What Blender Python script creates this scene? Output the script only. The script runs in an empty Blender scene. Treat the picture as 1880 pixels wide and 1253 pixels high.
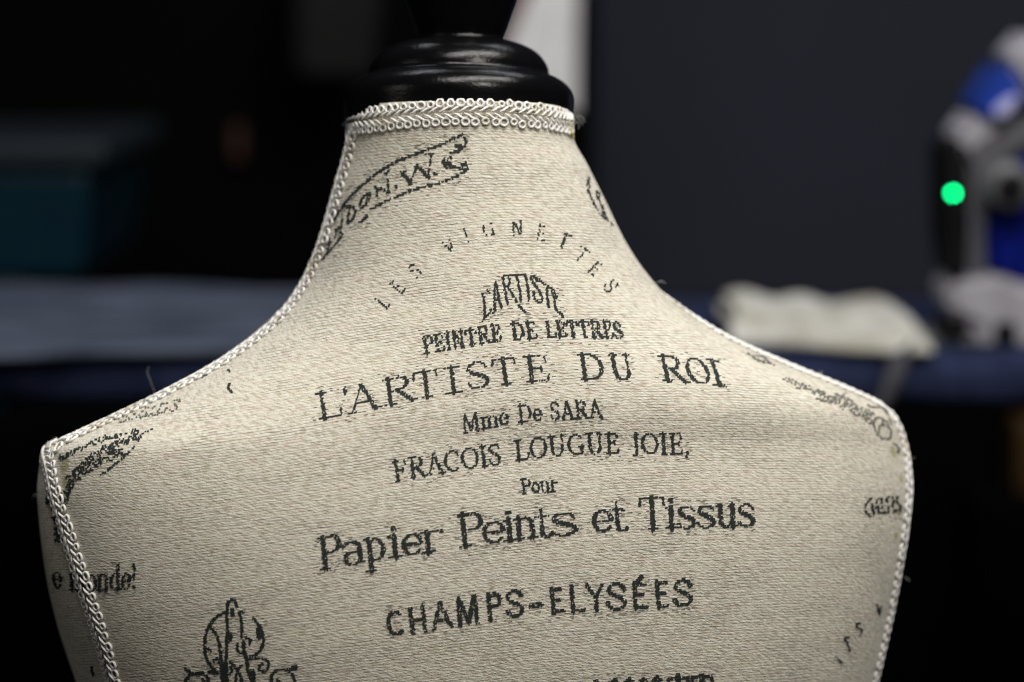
import bpy, bmesh, math, random
import numpy as np
from mathutils import Vector, Matrix
from mathutils.bvhtree import BVHTree

random.seed(7)
RNG = np.random.default_rng(7)
R = math.radians
SC = bpy.context.scene
COL = SC.collection

# ------------------------------------------------------------------ camera
CAM_Y, CAM_Z, PITCH = -1.07, 1.25, R(8.5)
LENS = 85.0
FPX = LENS / 36.0 * 1880.0            # focal length in photo pixels
cam_d = bpy.data.cameras.new('camera')
cam = bpy.data.objects.new('camera', cam_d)
COL.objects.link(cam)
cam.location = (0, CAM_Y, CAM_Z)
cam.rotation_euler = (R(90) - PITCH, 0, 0)
cam_d.lens = LENS
cam_d.sensor_width = 36
cam_d.clip_start, cam_d.clip_end = 0.05, 60
cam_d.dof.use_dof = True
cam_d.dof.focus_distance = 0.995
cam_d.dof.aperture_fstop = 4.1
SC.camera = cam

# ------------------------------------------------------------------ world, lamps, exposure
world = bpy.data.worlds.new('World')
SC.world = world
world.use_nodes = True
bg = world.node_tree.nodes['Background']
bg.inputs[0].default_value = (0.75, 0.85, 1.0, 1)
bg.inputs[1].default_value = 0.016

def area(name, loc, target, sx, sy, power, color=(1, 1, 1), spread=180):
    d = bpy.data.lights.new(name, 'AREA')
    d.shape = 'RECTANGLE'
    d.size, d.size_y, d.energy, d.color = sx, sy, power, color
    d.spread = R(spread)
    o = bpy.data.objects.new(name, d)
    COL.objects.link(o)
    o.location = loc
    o.rotation_euler = (Vector(target) - Vector(loc)).to_track_quat('-Z', 'Y').to_euler()
    return o

area('ceiling_tube_lamp', (0.32, -0.42, 2.45), (0.05, 0.0, 1.15), 1.3, 0.30, 29.0, (1.0, 0.975, 0.93))
area('front_ceiling_lamp', (0.78, -1.40, 2.35), (0.10, 0.0, 1.15), 0.36, 0.50, 17.5, (1.0, 0.95, 0.86))
area('added_side_fill', (-1.5, -0.75, 1.75), (-0.15, 0.0, 1.05), 0.6, 0.6, 1.9, (1.0, 0.94, 0.85))  # unseen fill light added to lift the dark left side panel
area('rear_ceiling_lamp', (0.1, 0.75, 2.5), (0.05, 1.5, 1.1), 1.4, 0.4, 12.0, (0.92, 0.96, 1.0))

SC.view_settings.view_transform = 'Standard'
SC.view_settings.look = 'None'
SC.view_settings.exposure = 0.0
SC.view_settings.gamma = 1.0
SC.view_settings.use_curve_mapping = False
SC.render.engine = 'CYCLES'
SC.cycles.use_denoising = True
SC.cycles.denoiser = 'OPENIMAGEDENOISE'
SC.cycles.denoising_input_passes = 'RGB_ALBEDO_NORMAL'
SC.cycles.denoising_prefilter = 'ACCURATE'
SC.cycles.filter_width = 1.2
SC.cycles.max_bounces = 6
SC.cycles.sample_clamp_indirect = 4

# ------------------------------------------------------------------ pixel / world helpers
CAM = np.array((0.0, CAM_Y, CAM_Z))
FW = np.array((0.0, math.cos(PITCH), -math.sin(PITCH)))
UP = np.array((0.0, math.sin(PITCH), math.cos(PITCH)))
RT = np.array((1.0, 0.0, 0.0))
M_PX = 1.07 / FPX                       # metres per photo pixel at the form

def ray(x, y):
    return FW + RT * ((x - 940.0) / FPX) + UP * ((626.5 - y) / FPX)

def at(x, y, Y):
    d = ray(x, y)
    return Vector(CAM + d * ((Y - CAM_Y) / d[1]))

def pchip(x, y, q):
    """smooth monotone interpolation"""
    x = np.asarray(x, float); y = np.asarray(y, float); q = np.asarray(q, float)
    h = np.diff(x); d = np.diff(y) / h
    m = np.zeros_like(y)
    m[0], m[-1] = d[0], d[-1]
    for i in range(1, len(x) - 1):
        if d[i - 1] * d[i] > 0:
            w1, w2 = 2 * h[i] + h[i - 1], h[i] + 2 * h[i - 1]
            m[i] = (w1 + w2) / (w1 / d[i - 1] + w2 / d[i])
    k = np.clip(np.searchsorted(x, q) - 1, 0, len(x) - 2)
    t = np.clip((q - x[k]) / h[k], 0, 1)
    t2, t3 = t * t, t * t * t
    return ((2*t3 - 3*t2 + 1) * y[k] + (t3 - 2*t2 + t) * h[k] * m[k]
            + (-2*t3 + 3*t2) * y[k+1] + (t3 - t2) * h[k] * m[k+1])

def spline(pts, n=None, step=None):
    """Catmull-Rom through 2D/3D points, resampled evenly"""
    p = np.asarray(pts, float)
    if len(p) == 2:
        dense = p[0] + np.linspace(0, 1, 40)[:, None] * (p[1] - p[0])
    else:
        e = np.vstack([2 * p[0] - p[1], p, 2 * p[-1] - p[-2]])
        t = np.linspace(0, 1, 24, endpoint=False)[:, None]
        out = []
        for i in range(len(p) - 1):
            a, b, c, d = e[i], e[i+1], e[i+2], e[i+3]
            out.append(0.5 * (2*b + (c-a)*t + (2*a-5*b+4*c-d)*t**2 + (3*b-a-3*c+d)*t**3))
        out.append(p[-1:])
        dense = np.vstack(out)
    s = np.r_[0, np.cumsum(np.linalg.norm(np.diff(dense, axis=0), axis=1))]
    if step:
        n = max(2, int(round(s[-1] / step)) + 1)
    q = np.linspace(0, s[-1], n)
    return np.stack([np.interp(q, s, dense[:, k]) for k in range(p.shape[1])], 1)

# ------------------------------------------------------------------ materials
def new_mat(name, color=(.5, .5, .5), rough=.6, metal=0.0, spec=.5):
    m = bpy.data.materials.new(name)
    m.use_nodes = True
    b = m.node_tree.nodes['Principled BSDF']
    b.inputs['Base Color'].default_value = (*color, 1)
    b.inputs['Roughness'].default_value = rough
    b.inputs['Metallic'].default_value = metal
    b.inputs['Specular IOR Level'].default_value = spec
    return m

class NT:
    """small node helper"""
    def __init__(s, m):
        s.t = m.node_tree; s.n = s.t.nodes; s.l = s.t.links; s.b = s.n['Principled BSDF']
    def add(s, typ, **kw):
        n = s.n.new(typ)
        for k, v in kw.items(): setattr(n, k, v)
        return n
    def put(s, sock, v):
        if isinstance(v, bpy.types.NodeSocket): s.l.new(v, sock)
        else: sock.default_value = v
    def math(s, op, a, b=None, c=None, clamp=False):
        n = s.add('ShaderNodeMath', operation=op, use_clamp=clamp)
        s.put(n.inputs[0], a)
        if b is not None: s.put(n.inputs[1], b)
        if c is not None: s.put(n.inputs[2], c)
        return n.outputs[0]
    def noise(s, vec, scale=1.0, detail=2.0, rough=.5):
        n = s.add('ShaderNodeTexNoise')
        s.put(n.inputs['Vector'], vec)
        n.inputs['Scale'].default_value = scale
        n.inputs['Detail'].default_value = detail
        n.inputs['Roughness'].default_value = rough
        return n.outputs[0]
    def xyz(s, x, y, z=0.0):
        n = s.add('ShaderNodeCombineXYZ')
        for i, v in enumerate((x, y, z)): s.put(n.inputs[i], v)
        return n.outputs[0]
    def step(s, v, a, b):
        n = s.add('ShaderNodeMapRange', interpolation_type='SMOOTHSTEP')
        s.put(n.inputs[0], v); s.put(n.inputs[1], a); s.put(n.inputs[2], b)
        return n.outputs[0]
    def mix(s, f, a, b):
        n = s.add('ShaderNodeMix', data_type='RGBA')
        s.put(n.inputs[0], f)
        s.put(n.inputs[6], a if isinstance(a, bpy.types.NodeSocket) else (*a, 1))
        s.put(n.inputs[7], b if isinstance(b, bpy.types.NodeSocket) else (*b, 1))
        return n.outputs[2]
    def bump(s, h, dist, strength=1.0):
        n = s.add('ShaderNodeBump')
        s.put(n.inputs['Height'], h)
        n.inputs['Distance'].default_value = dist
        n.inputs['Strength'].default_value = strength
        s.l.new(n.outputs[0], s.b.inputs['Normal'])

def mottled(name, c1, c2, scale, rough=.7, stretch=(1, 1, 1), bump=0.0, spec=.4):
    m = new_mat(name, c1, rough, 0, spec)
    t = NT(m)
    co = t.add('ShaderNodeTexCoord').outputs['Object']
    mp = t.add('ShaderNodeMapping')
    mp.inputs['Scale'].default_value = stretch
    t.l.new(co, mp.inputs[0])
    f = t.noise(mp.outputs[0], scale, 4, .6)
    t.put(t.b.inputs['Base Color'], t.mix(t.step(f, .35, .65), c1, c2))
    if bump: t.bump(f, bump)
    return m

def fabric_mat():
    m = new_mat('woven_linen', (.6, .57, .48), .92, 0, .15)
    t = NT(m)
    uv = t.add('ShaderNodeUVMap', uv_map='weave').outputs[0]
    sp = t.add('ShaderNodeSeparateXYZ'); t.l.new(uv, sp.inputs[0])
    u, v = sp.outputs[0], sp.outputs[1]
    # thread rows wander a little
    w1 = t.noise(t.xyz(t.math('MULTIPLY', u, 1/70), t.math('MULTIPLY', v, 1/26)), 1, 2)
    w2 = t.noise(t.xyz(t.math('MULTIPLY', u, 1/18), t.math('MULTIPLY', v, 1/9), 4.0), 1, 1)
    vv = t.math('ADD', v, t.math('ADD', t.math('MULTIPLY', w1, 7.0), t.math('MULTIPLY', w2, 2.2)))
    rowc = t.math('DIVIDE', vv, 5.2)
    row = t.math('FLOOR', rowc)
    fr = t.math('ABSOLUTE', t.math('SUBTRACT', t.math('FRACT', rowc), .5))     # 0 mid row, .5 between rows
    gap = t.step(fr, .33, .47)
    brk = t.noise(t.xyz(t.math('MULTIPLY', u, 1/26), t.math('MULTIPLY', row, 3.731), 1.5), 1, 2, .6)
    low = t.noise(t.xyz(t.math('MULTIPLY', u, 1/150), t.math('MULTIPLY', v, 1/60), 9.0), 1, 2, .55)
    on = t.step(t.math('ADD', brk, t.math('MULTIPLY', low, 1.5)), 1.18, 1.45)
    line = t.math('MULTIPLY', gap, on)
    # crepe slubs running slightly downhill across the rows
    cu = t.math('ADD', t.math('MULTIPLY', u, 1/16), t.math('MULTIPLY', v, 1/50))
    cv = t.math('SUBTRACT', t.math('MULTIPLY', v, 1/5.0), t.math('MULTIPLY', u, 1/13))
    slub = t.noise(t.xyz(cu, cv, 2.0), 1, 2, .6)
    grain = t.noise(t.xyz(t.math('MULTIPLY', u, 1/3.2), t.math('MULTIPLY', v, 1/2.6), 5.0), 1, 1, .5)
    tint = t.noise(t.xyz(t.math('MULTIPLY', u, 1/48), t.math('MULTIPLY', v, 1/16), 3.0), 1, 3, .6)
    base = t.mix(t.step(tint, .40, .66), (.575, .545, .445), (.555, .490, .405))
    base = t.mix(t.math('MULTIPLY', t.step(slub, .42, .64), t.math('ADD', .35, t.math('MULTIPLY', low, .8))), base, (.70, .675, .60))
    base = t.mix(t.math('MULTIPLY', t.step(slub, .50, .30), .55), base, (.31, .27, .20))
    base = t.mix(t.math('MULTIPLY', t.step(grain, .52, .30), .16), base, (.30, .275, .22))
    base = t.mix(t.math('MULTIPLY', line, .80), base, (.105, .09, .068))
    st = t.add('ShaderNodeAttribute', attribute_name='glue').outputs['Fac']
    sn = t.noise(t.xyz(t.math('MULTIPLY', u, 1/9), t.math('MULTIPLY', v, 1/7), 7.0), 1, 3, .7)
    base = t.mix(t.math('MULTIPLY', t.step(t.math('MULTIPLY', st, t.math('ADD', sn, .45)), .18, .75), .75), base, (.26, .25, .06))
    t.put(t.b.inputs['Base Color'], base)
    h = t.math('SUBTRACT', t.math('ADD', t.math('MULTIPLY', slub, .75), t.math('MULTIPLY', grain, .45)), t.math('MULTIPLY', gap, .22))
    t.bump(h, .00065, .85)
    t.b.inputs['Sheen Weight'].default_value = .25
    t.b.inputs['Sheen Roughness'].default_value = .5
    return m

def ink_mat():
    m = new_mat('dark_woven_thread', (.016, .021, .02), .85, 0, .2)
    t = NT(m)
    co = t.add('ShaderNodeTexCoord').outputs['Object']
    f = t.noise(co, 900, 2)
    t.put(t.b.inputs['Base Color'], t.mix(f, (.010, .014, .014), (.036, .042, .040)))
    return m

def faint_ink():
    m = new_mat('sparse_dark_thread', (.12, .115, .10), .9, 0, .15)
    t = NT(m)
    co = t.add('ShaderNodeTexCoord').outputs['Object']
    f = t.noise(co, 700, 2)
    t.put(t.b.inputs['Base Color'], t.mix(f, (.055, .058, .052), (.20, .19, .165)))
    return m

def cord_mat():
    m = new_mat('white_gimp_cord', (.74, .72, .68), .7, 0, .3)
    t = NT(m)
    co = t.add('ShaderNodeTexCoord').outputs['Object']
    f = t.noise(co, 1500, 3, .6)
    g = t.noise(co, 60, 2)
    c = t.mix(f, (.74, .72, .69), (.88, .87, .85))
    t.put(t.b.inputs['Base Color'], t.mix(t.step(g, .55, .75), c, (.62, .58, .49)))
    t.bump(f, .0004, .6)
    return m

def black_wood():
    m = new_mat('black_gloss_wood', (.0025, .0025, .003), .2, 0, .2)
    t = NT(m)
    co = t.add('ShaderNodeTexCoord').outputs['Object']
    mp = t.add('ShaderNodeMapping'); mp.inputs['Scale'].default_value = (1, 1, 1.6)
    t.l.new(co, mp.inputs[0])
    f = t.noise(mp.outputs[0], 620, 3, .6)
    g = t.noise(mp.outputs[0], 70, 3, .6)
    t.bump(t.math('ADD', f, t.math('MULTIPLY', g, 1.2)), .0005, .28)
    t.put(t.b.inputs['Roughness'], t.math('ADD', .13, t.math('MULTIPLY', g, .16)))
    return m

MAT = dict(
    fabric=fabric_mat(), ink=ink_mat(), faint=faint_ink(), cord=cord_mat(), wood=black_wood(),
    glue=mottled('dried_glue', (.36, .33, .10), (.55, .50, .28), 300, .5, bump=.0006),
    hair=new_mat('loose_fibre', (.75, .74, .72), .6),
    darkhair=new_mat('dark_fibre', (.05, .04, .035), .7),
    wall=mottled('charcoal_paint', (.028, .030, .046), (.022, .027, .039), 2.2, .75, spec=.2),
    black=mottled('black_laminate', (.0009, .0009, .001), (.0014, .0014, .0015), 6, .8, spec=.03),
    floor=mottled('dark_floor', (.010, .010, .011), (.016, .015, .015), 5, .7, spec=.15),
    navy=mottled('navy_board_cover', (.010, .014, .038), (.019, .026, .062), 34, .9, bump=.001, spec=.1),
    denim=mottled('pale_denim', (.030, .038, .058), (.070, .083, .116), 13, .95, (1, 3, 1), .0015, .1),
    denimdark=mottled('denim_reverse', (.045, .05, .12), (.075, .08, .17), 18, .95, (1, 4, 1), .001, .1),
    white=mottled('white_cotton', (.80, .79, .79), (.72, .71, .71), 14, .95, bump=.002, spec=.1),
    cream=mottled('cream_cotton', (.48, .47, .44), (.33, .315, .27), 16, .95, (1, 1, 1), .003, .1),
    red=mottled('dark_red_cloth', (.16, .004, .016), (.10, .003, .01), 20, .9),
    teal=mottled('teal_plastic', (.002, .020, .032), (.0015, .014, .026), 9, .35),
    tealdark=mottled('dark_teal_plastic', (.002, .007, .012), (.0015, .006, .010), 9, .6),
    iron_white=mottled('grey_white_plastic', (.37, .36, .40), (.29, .28, .32), 25, .4),
    iron_grey=mottled('grey_plastic', (.13, .13, .14), (.09, .09, .10), 25, .45),
    iron_blue=mottled('deep_blue_plastic', (.004, .010, .16), (.003, .006, .09), 25, .2),
    iron_sky=mottled('bright_blue_plastic', (.02, .06, .36), (.015, .04, .26), 25, .12),
    iron_black=mottled('black_plastic', (.003, .003, .004), (.006, .006, .007), 25, .6, spec=.1),
    steel=mottled('painted_steel', (.002, .002, .002), (.0015, .0015, .0015), 20, .7),
    orange=mottled('orange_plastic', (.03, .0065, .0006), (.02, .004, .0005), 20, .6),
    grey=mottled('dark_grey_cloth', (.003, .003, .0032), (.0018, .0018, .0018), 10, .95),
    grey_tape=mottled('grey_cotton_tape', (.055, .055, .065), (.04, .04, .05), 30, .9),
    iron_highlight=mottled('pale_highlight_tint', (.42, .42, .66), (.36, .37, .62), 25, .15),
    iron_dim=mottled('dim_grey_plastic', (.10, .10, .115), (.075, .075, .09), 25, .4),
    ochre=mottled('varnished_pine', (.05, .024, .003), (.035, .015, .002), 8, .55, (6, 6, 1)),
)
def led_mat():
    m = new_mat('green_led', (0, .5, .15), .4)
    b = m.node_tree.nodes['Principled BSDF']
    b.inputs['Emission Color'].default_value = (.0, 1.0, .26, 1)
    b.inputs['Emission Strength'].default_value = 20
    return m
MAT['led'] = led_mat()

# ------------------------------------------------------------------ object helpers
def tag(o, label=None, cat=None, group=None, kind=None):
    for k, v in (('label', label), ('category', cat), ('group', group), ('kind', kind)):
        if v: o[k] = v
    return o

def empty(name, loc, label, cat, group=None):
    o = bpy.data.objects.new(name, None)
    COL.objects.link(o)
    o.location = loc
    o.empty_display_size = .05
    return tag(o, label, cat, group)

def link(name, verts, faces, mat, parent=None, smooth=True):
    me = bpy.data.meshes.new(name)
    me.from_pydata([tuple(map(float, v)) for v in verts], [], [tuple(map(int, f)) for f in faces])
    me.materials.append(mat)
    if smooth:
        me.polygons.foreach_set('use_smooth', [True] * len(me.polygons))
    me.update()
    o = bpy.data.objects.new(name, me)
    COL.objects.link(o)
    if parent:
        o.parent = parent
        o.matrix_parent_inverse = Matrix.LocRotScale(*world_trs(parent)).inverted()
    return o

def world_trs(p):
    m = Matrix.LocRotScale(p.location, p.rotation_euler, p.scale)
    q = p.parent
    while q:
        m = Matrix.LocRotScale(q.location, q.rotation_euler, q.scale) @ m if p.matrix_parent_inverse == Matrix() else m
        q = q.parent
    return m.decompose()

def from_bm(name, bm, mat, parent=None, smooth=False):
    me = bpy.data.meshes.new(name)
    bm.normal_update()
    bm.to_mesh(me); bm.free()
    me.materials.append(mat)
    if smooth:
        me.polygons.foreach_set('use_smooth', [True] * len(me.polygons))
    o = bpy.data.objects.new(name, me)
    COL.objects.link(o)
    if parent:
        o.parent = parent
        o.matrix_parent_inverse = Matrix.LocRotScale(*world_trs(parent)).inverted()
    return o

def add_box(bm, x0, x1, y0, y1, z0, z1, bevel=0.0, seg=3):
    r = bmesh.ops.create_cube(bm, size=1.0)
    vs = r['verts']
    bmesh.ops.scale(bm, vec=(x1-x0, y1-y0, z1-z0), verts=vs)
    bmesh.ops.translate(bm, vec=((x0+x1)/2, (y0+y1)/2, (z0+z1)/2), verts=vs)
    if bevel:
        es = list({e for v in vs for e in v.link_edges})
        bmesh.ops.bevel(bm, geom=es, offset=bevel, segments=seg, affect='EDGES', profile=.5)

def box(name, x0, x1, y0, y1, z0, z1, mat, parent=None, bevel=0.0):
    bm = bmesh.new()
    add_box(bm, x0, x1, y0, y1, z0, z1, bevel)
    return from_bm(name, bm, mat, parent, smooth=False)

def prism(name, pts, y0, y1, mat, parent=None, bevel=0.004):
    """outline in x,z given real depth between y0 and y1"""
    bm = bmesh.new()
    a = [bm.verts.new((p[0], y0, p[1])) for p in pts]
    f = bm.faces.new(a)
    r = bmesh.ops.extrude_face_region(bm, geom=[f])
    bmesh.ops.translate(bm, vec=(0, y1-y0, 0), verts=[g for g in r['geom'] if isinstance(g, bmesh.types.BMVert)])
    bmesh.ops.recalc_face_normals(bm, faces=bm.faces)
    if bevel:
        bmesh.ops.bevel(bm, geom=list(bm.edges), offset=bevel, segments=3, affect='EDGES', clamp_overlap=True)
    return from_bm(name, bm, mat, parent, smooth=False)

def px_prism(name, px, Y, depth, mat, parent=None, bevel=0.004):
    p = [at(x, y, Y) for x, y in px]
    return prism(name, [(q.x, q.z) for q in p], Y, Y + depth, mat, parent, bevel)

def tube_arrays(path, rad, ring=6, up=None):
    p = np.asarray(path, float)
    n = len(p)
    rad = np.full(n, rad) if np.isscalar(rad) else np.asarray(rad)
    t = np.gradient(p, axis=0)
    t /= np.linalg.norm(t, axis=1)[:, None] + 1e-12
    a = np.array(up if up is not None else (0.31, 0.77, 0.55))
    s = np.cross(t, a); s /= np.linalg.norm(s, axis=1)[:, None] + 1e-9
    b = np.cross(s, t)
    th = np.linspace(0, 2*math.pi, ring, endpoint=False)
    v = (p[:, None] + rad[:, None, None] * (np.cos(th)[None, :, None]*s[:, None] + np.sin(th)[None, :, None]*b[:, None])).reshape(-1, 3)
    i = np.arange(n-1)[:, None]*ring; j = np.arange(ring)[None]; k = (j+1) % ring
    f = np.stack([i+j, i+k, i+ring+k, i+ring+j], -1).reshape(-1, 4)
    return v, f

def lathe(name, prof, axis_o, axis_d, mat, parent=None, seg=96):
    """profile of (radius, height) turned about a tilted axis"""
    d = Vector(axis_d).normalized()
    q = Vector((0, 0, 1)).rotation_difference(d).to_matrix()
    prof = spline(prof, n=len(prof)*5)
    vs, fs = [], []
    for r, h in prof:
        for k in range(seg):
            a = 2*math.pi*k/seg
            vs.append(Vector(axis_o) + q @ Vector((max(r, 1e-5)*math.cos(a), max(r, 1e-5)*math.sin(a), h)))
    for i in range(len(prof)-1):
        for k in range(seg):
            k2 = (k+1) % seg
            fs.append((i*seg+k, i*seg+k2, (i+1)*seg+k2, (i+1)*seg+k))
    return link(name, vs, fs, mat, parent)

# ------------------------------------------------------------------ room: floor and wall
def structure(o):
    o['kind'] = 'structure'; return o
structure(box('floor', -3.5, 3.5, -2.2, 2.5, -.05, 0, MAT['floor']))
structure(box('wall', -3.5, 3.5, 2.5, 2.62, 0, 2.8, MAT['wall']))

# tall black cupboard standing left of the charcoal wall
xr_ = at(1092, 300, 1.95).x
cup = empty('black_cupboard', (-.9, 2.2, 0), 'tall matt black cupboard standing against the charcoal wall behind the dress form', 'cupboard')
box('carcass', -2.1, xr_, 1.97, 2.48, 0.0, 2.3, MAT['black'], cup, .004)
for xa, xb in ((-2.09, -1.05), (-1.045, xr_-.005)):
    box('door', xa, xb, 1.95, 1.967, .05, 2.28, MAT['black'], cup, .003)

# low black block added to keep the shaded space below the board dark
low = empty('added_dark_block', (.9, 1.6, 0), 'matt black block added behind the ironing board to darken the shaded space below its right end', 'dark block')
lx0 = xr_+.02; lz = at(1500, 655, 1.45).z
box('carcass', lx0, 2.3, 1.45, 1.90, 0, lz-.02, MAT['black'], low, .004)  # body of the added dark block, not a real cabinet
box('block_top', lx0-.01, 2.31, 1.43, 1.91, lz-.02, lz, MAT['black'], low, .003)

# ------------------------------------------------------------------ ironing board
YN, YF = .66, 1.02
ZB = at(940, 655, YN).z
ib = empty('ironing_board', (.1, .84, 0), 'long ironing board with a padded navy cover standing behind the dress form', 'ironing board')
def board_outline(x):
    x0, x1 = -.62, .78
    e = min(1, max(0, (x - x0)/.34)); e2 = min(1, max(0, (x1 - x)/.06))
    return math.sqrt(max(0, 1-(1-e)**2))*(.75+.25*min(1, (x-x0)/.5)) * math.sqrt(max(0, 1-(1-e2)**2))
def board_mesh(name, inset, ztop, thick, mat, parent, sag=.0):
    xs = np.linspace(-.62, .78, 141); ring = 28
    vs, fs = [], []
    for x in xs:
        hw = max(.0005, (YF-YN)/2*board_outline(x) - inset)
        for k in range(ring):
            a = 2*math.pi*k/ring
            c, s = math.cos(a), math.sin(a)
            y = hw*math.copysign(abs(c)**.25, c)
            z = thick/2*math.copysign(abs(s)**.55, s)
            wob = .0025*math.sin(x*37+k)*(.5+.5*math.sin(x*11)) if sag else 0
            vs.append((x, (YN+YF)/2+y, ztop-thick/2+z+(wob if s < 0 else wob*.3)))
    for i in range(len(xs)-1):
        for k in range(ring):
            k2 = (k+1) % ring
            fs.append((i*ring+k, i*ring+k2, (i+1)*ring+k2, (i+1)*ring+k))
    return link(name, vs, fs, mat, parent)
board_mesh('padded_cover', 0, ZB, .042, MAT['navy'], ib, .003)
def leg(name, a, b, r=.011):
    v, f = tube_arrays(np.linspace(a, b, 8), r, 10, (0, 1, 0))
    return link(name, v, f, MAT['steel'], ib)
for s in (-1, 1):
    leg('leg', (-.20, .84+s*.13, 0), (.22, .84+s*.05, ZB-.045))
    leg('leg', (.24, .84+s*.13, 0), (-.18, .84+s*.07, ZB-.045))
leg('cross_foot', (-.20, .68, .012), (-.20, 1.0, .012))
leg('cross_foot', (.24, .68, .012), (.24, 1.0, .012))

# ---- pale denim length lying over the left half of the board
def draped(name, x0, x1, drop, lift, mat, label, cat, nx=90):
    prof = []
    yb = YF-.004
    prof.append((yb+.010, ZB-.035)); prof.append((yb+.008, ZB-.012)); prof.append((yb-.006, ZB+lift))
    for k in range(14):
        prof.append((yb-.02-(yb-YN-.03)*k/13, ZB+lift))
    prof += [(YN+.012, ZB+lift-.001), (YN+.002, ZB+lift-.004)]
    prof = spline(prof, n=70)
    vs, fs = [], []
    xs = np.linspace(x0, x1, nx)
    for i, x in enumerate(xs):
        for j, (y, z) in enumerate(prof):
            w = math.sin(x*41+j*.11)*.5+math.sin(x*17+j*.05+1)
            top = 1 if z > ZB-.005 else .25
            edge = .004*math.sin(j*.7)
            vs.append((x+edge*(1 if i in (0, nx-1) else 0), y+(.002*w if top < 1 and y < YN+.02 else 0), z+.0022*(w+1.6)*top))
    m = len(prof)
    for i in range(nx-1):
        for j in range(m-1):
            fs.append((i*m+j, (i+1)*m+j, (i+1)*m+j+1, i*m+j+1))
    o = link(name, vs, fs, mat)
    md = o.modifiers.new('thickness', 'SOLIDIFY'); md.thickness = .0016; md.offset = 1
    return tag(o, label, cat)
draped('denim_fabric', -.60, -.075, .038, .003, MAT['denim'], 'pale blue streaky denim fabric draped over the ironing board beside the teal bins', 'fabric')

# ---- folded cream cloth on the board, right
def folded_cloth():
    root = empty('folded_cloth', at(1520, 655, .70)+Vector((0, .1, 0)), 'folded cream cloth lying on the navy ironing board beside the iron', 'cloth')
    px0, px1 = at(1338, 640, .72).x, at(1690, 640, .72).x
    nx, ny = 60, 30
    for lay in range(2):
        vs, fs = [], []
        for i in range(nx):
            u = i/(nx-1)
            x = px0+(px1-px0)*u + .006*lay*(1-u)
            hgt = (.011*(1-u)**.8+.006*math.exp(-((u-.87)/.07)**2)+.010)
            if u > .95: hgt *= 1-.7*(u-.95)/.05
            for j in range(ny):
                w = j/(ny-1)
                y = .685+.17*w+.012*math.sin(u*5+1)*(1-w)-.02*u*(1-w)
                e = min(1, min(w, 1-w)*6)
                z = ZB+.0045+hgt*(e**.5)*(.55 if lay == 0 else 1.0)+.0025*math.sin(u*19+w*7)*e
                if lay: y += .018*(1-w)
                vs.append((x, y, z))
        for i in range(nx-1):
            for j in range(ny-1):
                fs.append((i*ny+j, (i+1)*ny+j, (i+1)*ny+j+1, i*ny+j+1))
        o = link('fold', vs, fs, MAT['cream'], root)
        md = o.modifiers.new('thickness', 'SOLIDIFY'); md.thickness = .003; md.offset = -1
folded_cloth()

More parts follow.
